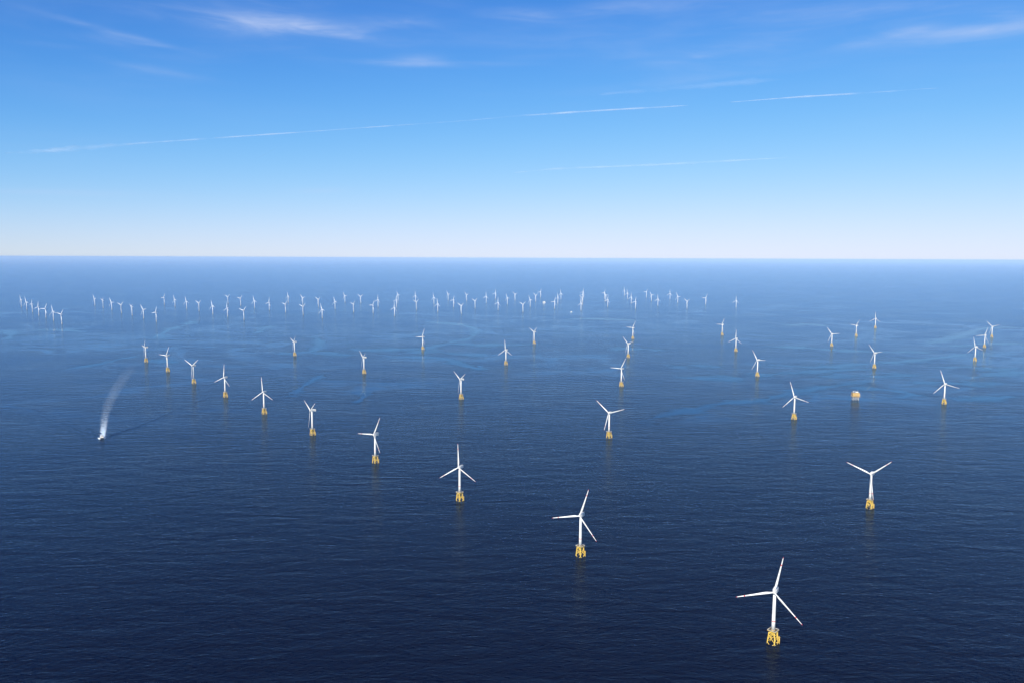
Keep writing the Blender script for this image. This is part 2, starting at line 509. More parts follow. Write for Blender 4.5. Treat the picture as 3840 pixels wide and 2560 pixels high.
def link(name, me, parent=None, loc=None, rot=None):
    o = bpy.data.objects.new(name, me)
    COL.objects.link(o)
    if parent:
        o.parent = parent
    if loc is not None:
        o.location = loc
    if rot is not None:
        o.rotation_euler = rot
    return o


def empty(name, loc, label=None, cat=None, group=None, rz=0.0):
    o = bpy.data.objects.new(name, None)
    o.empty_display_size = 5
    COL.objects.link(o)
    o.location = loc
    o.rotation_euler = (0, 0, rz)
    tag(o, label, cat, group)
    return o


def tag(o, label=None, cat=None, group=None, kind=None):
    for k, v in (('label', label), ('category', cat), ('group', group), ('kind', kind)):
        if v:
            o[k] = v


# ------------------------------------------------------------------ the sea
mb = MB()
radii = [0, 300, 800, 1500, 2500, 4000, 6500, 10000, 16000, 26000, 42000, 70000, 120000, 200000, 330000, 500000]
SEG = 96
cv = mb.bm.verts.new((0, 0, 0))
prev = None
for r in radii[1:]:
    ring = [mb.bm.verts.new((r * math.cos(2 * PI * j / SEG), r * math.sin(2 * PI * j / SEG), 0)) for j in range(SEG)]
    for j in range(SEG):
        if prev is None:
            mb.bm.faces.new((cv, ring[j], ring[(j + 1) % SEG]))
        else:
            mb.bm.faces.new((prev[j], ring[j], ring[(j + 1) % SEG], prev[(j + 1) % SEG]))
    prev = ring
sea = link('sea', mb.mesh('sea', [M['water']]))
tag(sea, kind='structure')

# ------------------------------------------------------------------ haze
mh = bpy.data.materials.new('sea_haze')
mh.use_nodes = True
mh.node_tree.nodes.clear()
HN = NT(mh.node_tree)
pv = HN.n('ShaderNodeVolumePrincipled')
pv.inputs['Color'].default_value = HAZE_COL
pv.inputs['Density'].default_value = HAZE_D
pv.inputs['Anisotropy'].default_value = HAZE_G
ho = HN.n('ShaderNodeOutputMaterial')
mh.node_tree.links.new(pv.outputs[0], ho.inputs['Volume'])
hz = link('haze', MB().box((0, 0, (700 - 12) / 2), (1030000, 1030000, 712)).mesh('haze', [mh]))
tag(hz, kind='stuff')

# ------------------------------------------------------------------ wind turbines


def blade_mesh(name, L, chord, root_r, bands):
    """blade along +Z, chord mostly in X, thickness in Y, with painted warning bands"""
    st = [(0.0, None), (.03, None), (.09, .72), (.17, .98), (.23, 1.0), (.32, .90), (.45, .74), (.58, .61), (.70, .50)]
    st += [(.75, .465), (.785, .44), (.86, .37), (.94, .28), (.965, .235), (.985, .17), (1.0, .05)]
    rings, mis = [], []
    n = 12
    for i, (f, c) in enumerate(st):
        z = f * L
        tw = R(24) * (1 - f) ** 1.8 + R(6)
        pre = -.018 * L * f * f * -1
        ring = []
        for j in range(n):
            a = 2 * PI * j / n
            if c is None:
                x, y = root_r * math.cos(a), root_r * math.sin(a)
            else:
                ch = chord * c
                th = ch * (.34 * (1 - f) + .11)
                bl = min(1.0, max(0.0, (f - .03) / .14))
                cx = -ch * .16 * bl
                x = cx + ch / 2 * math.cos(a)
                y = th / 2 * math.sin(a) * (1.0 + .45 * math.cos(a)) 
            ring.append((x * math.cos(tw) - y * math.sin(tw), x * math.sin(tw) + y * math.cos(tw) + pre, z))
        rings.append(ring)
    for i in range(len(st) - 1):
        f = (st[i][0] + st[i + 1][0]) / 2
        mis.append(1 if bands and (.75 < f < .785 or f > .965) else 0)
    return MB().loft(rings, mis).mesh(name, [M['white'] if bands else M['pale'], M['red']])


def nacelle_mesh(name, ln, w, h, ov, mats, stripe=True):
    """faces +Y; the tower axis is the origin, z measured from the hub line"""
    prof = [(ov - 2.0, .58, .60), (ov - 4.0, .80, .80), (1.0, .98, .96), (-ln * .45, 1.0, 1.0), (-ln + 1.5, .98, .96), (-ln, .90, .86)]
    rings = []
    for y, kw, kh in prof:
        hw, hh, c = w / 2 * kw, h / 2 * kh, .22
        zc = .35
        pts = [(-hw, -hh * (1 - c)), (-hw * (1 - c), -hh), (hw * (1 - c), -hh), (hw, -hh * (1 - c)), (hw, hh * (1 - c)), (hw * (1 - c), hh), (-hw * (1 - c), hh), (-hw, hh * (1 - c))]
        rings.append([(px, y, pz + zc) for px, pz in pts])
    mb = MB().loft(rings, smooth=False)
    if stripe:
        for s in (-1, 1):
            mb.box((s * (w / 2 + .02), -ln * .52, .2), (.10, ln * .5, 1.1), 1)
    return mb.mesh(name, mats)


def hub_mesh(name, r, mats):
    prof = [(-1.9, .88), (-.6, 1.0), (.6, .97), (1.5, .78), (2.2, .48), (2.55, .12)]
    rings = [[(r * k * math.cos(2 * PI * j / 16), y * r / 2.6, r * k * math.sin(2 * PI * j / 16)) for j in range(16)] for y, k in prof]
    return MB().loft(rings).mesh(name, mats)


HUB_H, HUB_FAR = 97.0, 100.0
OVER, TILT, CONE = 7.0, R(5), R(2.5)
D0, D1, ZT = 9.9, 7.5, 19.5          # half diagonal of the jacket at the sea and at its top


def leg_xy(k, z):
    d = D0 + (D1 - D0) * z / ZT
    a = k * PI / 2
    return Vector((d * math.cos(a), d * math.sin(a), z))


ME = {}
for k in range(4):
    ME['leg%d' % k] = MB().tube([leg_xy(k, -14), leg_xy(k, 2.0), leg_xy(k, ZT), leg_xy(k, ZT + 1.8)], [.95, .95, .9, .9], 10, [1, 0, 0]).mesh('jacket_leg', [M['yellow'], M['growth']])
    k2 = (k + 1) % 4
    bm_ = MB()
    for z0, z1 in ((4.0, 17.6), (-10.0, 3.2)):
        bm_.tube([leg_xy(k, z0), leg_xy(k2, z1)], .46, 8)
        bm_.tube([leg_xy(k2, z0), leg_xy(k, z1)], .46, 8)
    ME['brace%d' % k] = bm_.mesh('cross_brace', [M['yellow']])
# transition piece: central can and four box girders down to the legs
mb = MB().tube([(0, 0, 15.2), (0, 0, 17.0), (0, 0, 25.4), (0, 0, 25.8)], [2.2, 3.55, 3.5, 3.75], 20)
for k in range(4):
    a = k * PI / 2
    rot = Matrix.Rotation(a, 3, 'Z')
    p0, p1 = leg_xy(k, ZT + .3), Vector((3.0 * math.cos(a), 3.0 * math.sin(a), ZT + 2.0))
    dv = p1 - p0
    q = rot @ Matrix.Rotation(math.atan2(dv.z, dv.xy.length), 3, 'Y')
    mb.box((p0 + p1) / 2, (dv.length + 1.4, 1.4, 2.4), 0, q)
ME['tp'] = mb.mesh('transition_piece', [M['yellow']])
# working platform on the two rear girders
mb = MB()
ca = R(45)
rz = Matrix.Rotation(ca, 3, 'Z')
mb.box((0, 0, 25.0), (14.6, 14.6, .35), 0, rz)
for s in (-1, 1):
    mb.box(rz @ Vector((0, s * 7.3, 24.9)), (15.0, .35, .7), 1, rz)
    mb.box(rz @ Vector((s * 7.3, 0, 24.9)), (.35, 14.2, .7), 1, rz)
ME['platform'] = mb.mesh('platform', [M['grate'], M['yellow']])
mb = MB()
cs = [rz @ Vector((x * 7.3, y * 7.3, 25.2)) for x, y in ((-1, -1), (1, -1), (1, 1), (-1, 1))]
for i in range(4):
    p, q = cs[i], cs[(i + 1) % 4]
    for hz_ in (.75, 1.5):
        mb.tube([p + Vector((0, 0, hz_)), q + Vector((0, 0, hz_))], .13, 5)
    for j in range(6):
        v = p.lerp(q, j / 6)
        mb.tube([v, v + Vector((0, 0, 1.5))], .10, 5)
ME['rail'] = mb.mesh('railing', [M['rail']])
mb = MB()
v = rz @ Vector((4.6, 4.2, 0))
mb.tube([(v.x, v.y, 25.2), (v.x, v.y, 29.6)], .35, 8)
mb.tube([(v.x, v.y, 29.4), (v.x + 3.6, v.y + 1.4, 30.6)], [.3, .18], 8)
ME['davit'] = mb.mesh('davit_crane', [M['rail']])
mb = MB()
for s in (-1, 1):
    mb.tube([(11.6, s * 1.3, -4), (11.6, s * 1.3, 10.6)], .45, 8)
    for z in (1.6, 5.5, 9.6):
        kx = leg_xy(0, z).x
        mb.tube([(kx, 0, z), (11.6, s * 1.3, z)], .28, 6)
for i in range(9):
    mb.tube([(11.2, -.5, 1 + i * 1.25), (11.2, .5, 1 + i * 1.25)], .10, 5)
mb.box((10.9, 0, 12.2), (3.2, 3.6, .3), 0)
for s in (-1, 1):
    mb.tube([(11.2, s * .5, 0.4), (11.2, s * .5, 13.6)], .14, 5)
mb.tube([(9.6, 1.7, 12.3), (8.6, 1.7, 25.0)], .16, 5)
mb.tube([(9.6, .9, 12.3), (8.6, .9, 25.0)], .16, 5)
ME['landing'] = mb.mesh('boat_landing', [M['yellow']])
zs = [25.8, 41.6, 42.9, 66, 93.6]
ME['tower'] = MB().tube([(0, 0, z) for z in zs], [3.35, 3.15, 3.13, 2.85, 2.4], 24, [0, 1, 0, 0]).mesh('tower', [M['white'], M['red']])
ME['door'] = MB().box((0, -3.36, 27.3), (1.3, .16, 2.6)).mesh('door', [M['grey']])
ME['nacelle'] = nacelle_mesh('nacelle', 15.0, 7.4, 8.2, OVER, [M['white'], M['steel']])
mb = MB()
for s in (-1, 1):
    for j in range(5):
        mb.tube([(s * 2.6, -13.5 + j * 2.4, 4.2), (s * 2.6, -13.5 + j * 2.4, 5.6)], .1, 5)
    mb.tube([(s * 2.6, -13.6, 5.6), (s * 2.6, -3.9, 5.6)], .12, 5)
mb.tube([(-2.6, -13.6, 5.6), (2.6, -13.6, 5.6)], .12, 5)
mb.box((0, -8.7, 4.35), (5.4, 10.0, .3))
ME['hoist'] = mb.mesh('hoist_platform', [M['white']])
ME['hub'] = hub_mesh('hub', 2.7, [M['white']])
ME['blade'] = blade_mesh('blade', 67.0, 4.0, 1.35, True)
# monopile turbine of the far field
ME['fpile'] = MB().tube([(0, 0, -14), (0, 0, 3.0), (0, 0, 18.5)], [4.1, 4.1, 4.1], 20, [0, 0]).mesh('foundation', [M['steel']])
ME['ftower'] = MB().tube([(0, 0, 18.5), (0, 0, 50), (0, 0, HUB_FAR - 3.4)], [4.1, 3.6, 2.9], 20).mesh('tower', [M['pale']])
ME['fplat'] = MB().tube([(0, 0, 18.2), (0, 0, 18.9)], 6.4, 16).mesh('platform', [M['steel']])
ME['fnac'] = nacelle_mesh('nacelle', 13.0, 7.6, 7.8, 6.5, [M['pale'], M['pale']], False)
ME['fhub'] = hub_mesh('hub', 3.2, [M['pale']])
ME['fblade'] = blade_mesh('blade', 70.0, 7.0, 1.9, False)


def rotor(root, yaw, ph, hub_h, over, hubm, nacm, blm, extra=None):
    """yaw: azimuth the rotor faces (clockwise from +Y), ph: turn of the first blade from straight up"""
    mz = Matrix.Rotation(-R(yaw), 4, 'Z') @ Matrix.Rotation(TILT, 4, 'X')
    top = Matrix.Translation((0, 0, hub_h))
    nc = link('nacelle', nacm, root)
    nc.matrix_local = top @ mz
    if extra:
        link('hoist_platform', extra, nc)
    hb = link('hub', hubm, root)
    hm = top @ mz @ Matrix.Translation((0, over, 0))
    hb.matrix_local = hm
    for k in range(3):
        # a positive phase turns the blade towards local +X (the viewer-side right of e1)
        spin = Matrix.Rotation(R(ph + 120 * k), 4, 'Y')
        bl = link('blade', blm, root)
        bl.matrix_local = hm @ spin @ Matrix.Rotation(-CONE, 4, 'X') @ Matrix.Translation((0, 0, .6))


# labels of the near turbines: what singles each out
NEAR_LABEL = {
    'A': 'largest and nearest white turbine on yellow jacket, at bottom right, with red bands',
    'B': 'white jacket turbine behind and left of the nearest one, same rotor pose',
    'D': 'white jacket turbine third from front of the long diagonal row, one blade straight up',
    'E': 'white jacket turbine fourth from front of the long diagonal row, blade pointing left',
    'F': 'white jacket turbine seen side-on, boxy nacelle pointing right, middle of long diagonal row',
    'T5': 'white jacket turbine with one blade up, fifth from back of the long diagonal row',
    'T4': 'white jacket turbine with one blade up, fourth from back of the long diagonal row',
    'T3': 'white jacket turbine with Y-shaped rotor, third from the back of the long diagonal row',
    'G2': 'white jacket turbine second from back of the long diagonal row, beyond the boat wake',
    'G1': 'small jacket turbine at the back end of the long diagonal row, rotor edge-on',
    'C': 'large white jacket turbine at far right, rotor like a wide Y, blade down',
    'T15': 'white jacket turbine in the middle of the sea, one blade pointing right, one hanging down',
    'T10': 'white jacket turbine left of centre seen side-on, nacelle pointing right, blade up left',
    'T7': 'side-on jacket turbine with blade up left, second from the left in its row of five',
    'T6': 'small side-on jacket turbine standing alone above the gap between two longer rows, left of centre',
    'T19': 'white jacket turbine left of the yellow substation, one blade up, one down right',
    'T14': 'jacket turbine fronting a tight column of three, top blade reaching the next jacket',
    'T9': 'jacket turbine with one blade up standing right of the pale slick in mid-sea',
    'T8': 'small jacket turbine with blade level left standing at the pale slick, left of centre',
    'T24': 'white jacket turbine right of the yellow substation near the right edge',
    'T18': 'jacket turbine with blade level right, behind the one left of the yellow substation',
    'T13': 'jacket turbine in the middle of a tight column of three, blade up left',
    'T11': 'small jacket turbine with Y-shaped rotor, alone between two rows right of centre',
    'T23': 'jacket turbine directly beyond the yellow substation, blades up left and level right',
    'T17': 'small jacket turbine, one blade up, behind the one with a level right blade',
    'T12': 'small jacket turbine at the back of a tight column of three, blade up right',
    'T25': 'front one of three small jacket turbines in line at the right edge, one blade up',
    'T20': 'small jacket turbine with one blade level right, front of three climbing to the right',
    'T16': 'small jacket turbine with blade up right, nearest the far field, left of the wide gap',
    'T26': 'middle one of three small jacket turbines in line at the right edge',
    'T21': 'small jacket turbine with blade up right, middle of three climbing to the right',
    'T27': 'rearmost of three small jacket turbines in line at the right edge, blades like a Y',
    'T22': 'small jacket turbine with one blade up, rearmost of three climbing to the right',
}
for key, x, y, yaw, ph in NEAR:
    t = empty('wind_turbine', (x, y, 0), NEAR_LABEL[key], 'wind turbine', 'wind turbines on yellow jackets')
    for k in range(4):
        link('jacket_leg', ME['leg%d' % k], t)
    for k in range(4):
        link('cross_brace', ME['brace%d' % k], t)
    link('transition_piece', ME['tp'], t)
    pf = link('platform', ME['platform'], t)
    link('railing', ME['rail'], pf)
    link('davit_crane', ME['davit'], pf)
    link('boat_landing', ME['landing'], t)
    tw = link('tower', ME['tower'], t)
    link('door', ME['door'], tw)
    rotor(t, yaw, ph, HUB_H, OVER, ME['hub'], ME['nacelle'], ME['blade'], ME['hoist'])

ORD = ['first', 'second', 'third', 'fourth', 'fifth', 'sixth', 'seventh', 'eighth', 'ninth', 'tenth', 'eleventh', 'twelfth']


def pose(ph):
    ph = ph % 120
    if ph < 16 or ph > 104:
        return 'one blade up'
    if 44 < ph < 76:
        return 'Y-shaped rotor'
    return 'blade leaning right' if ph <= 44 else 'blade leaning left'


for ri, row in enumerate(FAR):
    for i, (x, y, yaw, ph) in enumerate(row):
        nth = 'front' if i == len(row) - 1 else ('rearmost' if i == 0 else ORD[len(row) - 1 - i] + ' from front')
        lab = 'far pale turbine, %s, %s of the %s' % (pose(ph), nth, 'short last row at right' if ri == 11 else ORD[ri] + ' far row from left')
        t = empty('wind_turbine', (x, y, 0), lab, 'wind turbine', 'pale wind turbines of the far field')
        link('foundation', ME['fpile'], t)
        link('tower', ME['ftower'], t)
        link('platform', ME['fplat'], t)
        rotor(t, yaw, ph, HUB_FAR, 6.5, ME['fhub'], ME['fnac'], ME['fblade'])

# ------------------------------------------------------------------ substations


def substation(loc, rz, label, wall, leg, roofm, sc=1.0):
    r = empty('substation', loc, label, 'offshore substation', None, rz)
    r.scale = (sc, sc, sc)
    for sx in (-1, 0, 1):
        for sy in (-1, 1):
            p0, p1 = (sx * 13.5, sy * 11.5, -12), (sx * 12, sy * 10, 17.2)
            link('jacket_leg', MB().tube([p0, p1], 1.15, 10).mesh('jacket_leg', [leg]), r)
    bm_ = MB()
    for sy in (-1, 1):
        for a, c in ((-1, 0), (0, 1)):
            bm_.tube([(a * 13.4, sy * 11.2, -4), (c * 12.2, sy * 10.2, 14)], .55, 8)
            bm_.tube([(c * 13.4, sy * 11.2, -4), (a * 12.2, sy * 10.2, 14)], .55, 8)
    for sx in (-1, 1):
        bm_.tube([(sx * 13.3, -11, -4), (sx * 12.2, 10, 14)], .55, 8)
        bm_.tube([(sx * 13.3, 11, -4), (sx * 12.2, -10, 14)], .55, 8)
    link('cross_brace', bm_.mesh('cross_brace', [leg]), r)
    bm_ = MB()
    for i in range(3):
        bm_.tube([(-4 + i * 3.2, -3 + i, -8), (-4 + i * 3.2, -3 + i, 17)], .5, 8)
    link('cable_pipe', bm_.mesh('cable_pipe', [M['grey']]), r)
    dk = link('cable_deck', MB().box((0, 0, 18.4), (37, 29, 2.6)).mesh('cable_deck', [wall], .15), r)
    bm_ = MB()
    for sx in (-1, 1):
        for j in range(7):
            bm_.tube([(sx * 18.2, -14 + j * 4.6, 19.6), (sx * 18.2, -14 + j * 4.6, 21.0)], .14, 5)
        bm_.tube([(sx * 18.2, -14.2, 21.0), (sx * 18.2, 14.2, 21.0)], .14, 5)
    for sy in (-1, 1):
        for j in range(9):
            bm_.tube([(-18 + j * 4.5, sy * 14.2, 19.6), (-18 + j * 4.5, sy * 14.2, 21.0)], .14, 5)
        bm_.tube([(-18.2, sy * 14.2, 21.0), (18.2, sy * 14.2, 21.0)], .14, 5)
    link('railing', bm_.mesh('railing', [M['rail']]), dk)
    bm_ = MB()
    for sx in (-1, 0, 1):
        for sy in (-1, 1):
            bm_.box((sx * 13, sy * 10.5, 20.9), (1.6, 1.6, 2.6))
    link('deck_column', bm_.mesh('deck_column', [M['grey']]), r)
    bm_ = MB().box((0, 0, 29.7), (31, 25, 15.0))
    # cladding ribs and deck edges
    for z in (22.5, 27.2, 32.2, 37.0):
        bm_.box((0, 0, z), (31.7, 25.7, .55))
    for x in (-15.6, -9.3, -3.1, 3.1, 9.3, 15.6):
        for sy in (-1, 1):
            bm_.box((x, sy * 12.6, 29.7), (.5, .45, 14.2))
    for y in (-12.4, -4.2, 4.2, 12.4):
        for sx in (-1, 1):
            bm_.box((sx * 15.6, y, 29.7), (.45, .5, 14.1))
    link('module', bm_.mesh('module', [wall]), r)
    bm_ = MB()
    for x, z in ((-6.2, 29.6), (0, 24.8), (6.2, 29.6)):
        bm_.box((x, -12.55, z), (3.6, .24, 2.6))
    for y in (-8, 0, 8):
        bm_.box((15.55, y, 29.6), (.24, 3.6, 2.8))
    link('louvre', bm_.mesh('louvre', [M['grey']]), r)
    bm_ = MB()
    for y in (-9, 0, 9):
        bm_.box((17.2, y, 27.4), (3.2, 5.6, 8.6))
    link('transformer_radiator', bm_.mesh('transformer_radiator', [M['steel']]), r)
    rf = link('roof_deck', MB().box((0, 0, 37.55), (32.4, 26.4, .5)).mesh('roof_deck', [roofm]), r)
    link('container', MB().box((6, 3, 39.6), (13, 9, 3.6)).mesh('container', [M['white']], .1), rf)
    link('container', MB().box((-8, 6, 39.1), (6, 10, 2.6)).mesh('container', [M['grey']], .1), rf)
    link('crane', MB().tube([(-13, -8, 37.8), (-13, -8, 45.2)], 1.1, 10).tube([(-13, -8, 44.6), (-2, -5, 47.2)], [.8, .35], 8).box((-13.6, -8.2, 45.6), (2.6, 2.6, 2.4)).mesh('crane', [M['white']]), rf)
    link('antenna_mast', MB().tube([(12, 9, 37.8), (12, 9, 50)], [.35, .15], 8).mesh('antenna_mast', [M['rail']]), rf)
    return r


p = sea_at(3207, 1498)
substation((p.x, p.y, 0), R(-8), 'yellow boxy transformer substation on pale jacket legs between two wind turbines at right', M['cream'], M['leg_grey'], M['grey'], .98)
p = sea_at(2040, 1141)
substation((p.x, p.y, 0), R(14), 'tiny white substation platform standing among the far pale turbines', M['white'], M['pale'], M['grey'], 1.0)

# ------------------------------------------------------------------ boats


def crew_boat(loc, rz, label, name='crew_boat', k=1.0):
    """catamaran with its bow towards local +Y"""
    r = empty(name, loc, label, 'boat', None, rz)
    r.scale = (k, k, k)
    for s in (-1, 1):
        rings = []
        for y, w, zt, zb in ((-13, 3.0, 2.6, -.9), (-4, 3.2, 2.7, -1.0), (5, 3.0, 3.0, -.9), (10, 2.0, 3.4, -.3), (13.2, .5, 3.8, .9)):
            cx = s * 4.0
            rings.append([(cx - w / 2, y, zt), (cx - w / 2 * .9, y, .6), (cx, y, zb), (cx + w / 2 * .9, y, .6), (cx + w / 2, y, zt)])
        link('hull', MB().loft(rings, smooth=False).mesh('hull', [M['navy']]), r)
    dk = link('deck', MB().box((0, -1, 3.0), (11.2, 24, .7)).mesh('deck', [M['white']], .08), r)
    link('bow_fender', MB().box((0, 11.6, 3.0), (9.6, 1.5, 2.6)).mesh('bow_fender', [M['dark']], .2), r)
    cb = link('cabin', MB().box((0, -3, 5.1), (8.6, 12.5, 3.6), taper=.95).box((0, -1.5, 8.2), (6.6, 6.2, 2.8), taper=.88).mesh('cabin', [M['white']]), r)
    link('window', MB().box((0, 1.66, 8.4), (5.4, .3, 1.25)).mesh('window', [M['glass']]), cb)
    link('window', MB().box((0, 3.2, 5.4), (7.2, .25, 1.2)).mesh('window', [M['glass']]), cb)
    for s in (-1, 1):
        link('window', MB().box((s * 4.2, -3, 5.4), (.3, 9, 1.1)).mesh('window', [M['glass']]), cb)
    link('mast', MB().tube([(0, -3, 9.5), (0, -3.4, 14)], [.3, .12], 8).tube([(-1.6, -3.2, 11.6), (1.6, -3.2, 11.6)], .14, 6).mesh('mast', [M['rail']]), r)
    bm_ = MB()
    for s in (-1, 1):
        for j in range(6):
            bm_.tube([(s * 5.4, 2 + j * 1.7, 3.3), (s * 5.4, 2 + j * 1.7, 4.4)], .07, 5)
        bm_.tube([(s * 5.4, 2, 4.4), (s * 5.4, 10.6, 4.4)], .08, 5)
    link('railing', bm_.mesh('railing', [M['rail']]), dk)
    return r


bp = sea_at(383, 1642)
wk = [sea_at(x, y) for x, y in ((383, 1644), (386, 1620), (389, 1598), (392, 1570), (397, 1545), (407, 1515), (421, 1485), (437, 1455), (455, 1428), (474, 1402), (494, 1374), (514, 1348))]
hd = (wk[0] - wk[2]).normalized()
crew_boat((bp.x, bp.y, 0), math.atan2(-hd.x, hd.y), 'small white work boat with dark bow speeding towards the viewer ahead of its foaming wake', k=1.25)

p = sea_at(2142, 1171)
r = empty('ship', (p.x, p.y, 0), 'tiny white ship lying broadside in front of the far pale turbines', 'ship', None, R(80))
r.scale = (.75, .75, .75)
rings = []
for y, w, zt, zb in ((-17, 7.5, 4.2, .2), (-8, 8.5, 4.0, -1.2), (6, 8.5, 4.4, -1.2), (13, 5, 5.4, -.4), (17.5, .7, 6.2, 1.8)):
    rings.append([(-w / 2, y, zt), (-w / 2 * .85, y, .5), (0, y, zb), (w / 2 * .85, y, .5), (w / 2, y, zt)])
link('hull', MB().loft(rings, smooth=False).mesh('hull', [M['white']]), r)
link('superstructure', MB().box((0, -5, 7.4), (7.2, 16, 6.4), taper=.94).box((0, -2, 12.2), (6.0, 8, 3.2), taper=.9).mesh('superstructure', [M['white']]), r)
link('bridge_window', MB().box((0, 1.85, 12.5), (5.0, .3, 1.2)).mesh('bridge_window', [M['glass']]), r)
link('mast', MB().tube([(0, -4, 13.6), (0, -4.5, 20)], [.4, .15], 8).mesh('mast', [M['pale']]), r)
link('funnel', MB().box((0, -10.5, 12.2), (2.6, 3.2, 3.6), taper=.85).mesh('funnel', [M['grey']]), r)

# ------------------------------------------------------------------ the boat's wake
rnd = random.Random(5)
bmw = bmesh.new()
fl = bmw.verts.layers.float_color.new('foam')


def strip(path, widths, alphas, z=0.06, cross=9, sub=8):
    pts, ws, al = [], [], []
    for i in range(len(path) - 1):
        for j in range(sub):
            f = j / sub
            pts.append(path[i].lerp(path[i + 1], f))
            ws.append(widths[i] * (1 - f) + widths[i + 1] * f)
            al.append(alphas[i] * (1 - f) + alphas[i + 1] * f)
    pts.append(path[-1]); ws.append(widths[-1]); al.append(alphas[-1])
    prev = None
    for i, p_ in enumerate(pts):
        d = (pts[min(i + 1, len(pts) - 1)] - pts[max(i - 1, 0)]).normalized()
        nrm = Vector((d.y, -d.x, 0))
        row = []
        for c in range(cross):
            u = -1 + 2 * c / (cross - 1)
            v = bmw.verts.new((p_.x + nrm.x * u * ws[i] / 2, p_.y + nrm.y * u * ws[i] / 2, z))
            v[fl] = (*([al[i] * max(0.0, 1 - abs(u) ** 3)] * 3), 1)
            row.append(v)
        if prev:
            for c in range(cross - 1):
                bmw.faces.new((prev[c], prev[c + 1], row[c + 1], row[c]))
        prev = row


strip(wk, [21, 26, 32, 40, 50, 62, 72, 82, 92, 102, 110, 118], [1.0, .90, .62, .42, .35, .33, .32, .31, .29, .26, .18, .0])
side = Vector((hd.y, -hd.x, 0))
# zig-zag feathers of white water shed by the screws
for i in range(15):
    f = .10 + i * .052
    q = wk[0].lerp(wk[4], f)
    s = 1 if i % 2 else -1
    strip([q, q + side * s * (16 + rnd.random() * 9) - hd * (6 + rnd.random() * 12)], [10, 3], [.95 * (1 - f * .6), .30], .08 + i * .004, 5, 4)
# bow wave
for s in (-1, 1):
    b0 = bp + hd * 11 + side * s * 4
    strip([b0, b0 + side * s * 6 - hd * 10, b0 + side * s * 10 - hd * 26, b0 + side * s * 13 - hd * 55], [4, 7, 8, 6], [.8, .9, .6, 0.0], .15, 7, 5)
mew = bpy.data.meshes.new('wake_foam')
bmw.to_mesh(mew)
bmw.free()
mew.materials.append(M['foam'])
wf = link('wake_foam', mew)
tag(wf, kind='stuff')
# spray thrown up at the bow: lumpy white water
mb = MB()
for s in (-1, 1):
    for i in range(16):
        f = i / 15
        c = bp + hd * (12 - 24 * f) + side * s * (6.5 + 5 * f + rnd.uniform(-1, 1))
        h = (2.2 - 1.5 * f) * rnd.uniform(.7, 1.2)
        mb.loft([[(c.x + (2.6 - f) * k_ * math.cos(2 * PI * j / 7) * rnd.uniform(.7, 1.3), c.y + (3.2 - f) * k_ * math.sin(2 * PI * j / 7) * rnd.uniform(.7, 1.3), z_ * h) for j in range(7)] for z_, k_ in ((-.2, 1.1), (.35, 1.0), (.8, .6), (1.0, .15))])
sp = link('bow_spray', mb.mesh('bow_spray', [M['foamwhite']]))
tag(sp, kind='stuff')
# the spreading bow waves: low ridges of water in echelon
mb = MB()
for path, bend in ((((402, 1634), (470, 1612), (560, 1580), (650, 1538), (760, 1496), (830, 1480)), 1), (((366, 1634), (310, 1612), (245, 1590), (180, 1567), (110, 1545), (40, 1520)), -1)):
    pts = [sea_at(*q) for q in path]
    seg = []
    for i in range(len(pts) - 1):
        for j in range(10):
            seg.append(pts[i].lerp(pts[i + 1], j / 10))
    tot = len(seg)
    for i in range(2, tot - 6, 4):
        f = i / tot
        for lane in range(3):
            c = seg[i] + Vector((0, (lane - 1) * (34 + 22 * f) + rnd.uniform(-11, 11), 0))
            d = (seg[min(i + 4, tot - 1)] - seg[max(i - 4, 0)]).normalized()
            d = Matrix.Rotation(R(5) * bend * rnd.uniform(.4, 1.6), 3, 'Z') @ d
            ln = (50 + 45 * f) * rnd.uniform(.6, 1.2)
            nr = Vector((-d.y, d.x, 0))
            if nr.y > 0:
                nr = -nr
            h = (1.2 * (1 - f) ** .8 + .2) * (.8 if bend < 0 else 1.0) * rnd.uniform(.6, 1.0) * (1 if lane == 1 else .75)
            wd = 12 + 6 * f
            rows = []
            for a in range(11):
                u = -1 + a / 5
                e = max(0.0, 1 - u * u)
                q = c + d * (ln / 2 * u)
                rows.append([(q.x + nr.x * v * wd / 2, q.y + nr.y * v * wd / 2, .02 + h * e * k_) for v, k_ in ((-1, 0), (-.55, .35), (-.1, .9), (.15, 1.0), (.45, .55), (1, 0))])
            vr = [[mb.bm.verts.new(q) for q in rw] for rw in rows]
            for a in range(10):
                for k_ in range(5):
                    mb.bm.faces.new((vr[a][k_], vr[a][k_ + 1], vr[a + 1][k_ + 1], vr[a + 1][k_])).smooth = True
ww = link('wake_waves', mb.mesh('wake_waves', [M['water']]))
tag(ww, kind='structure')

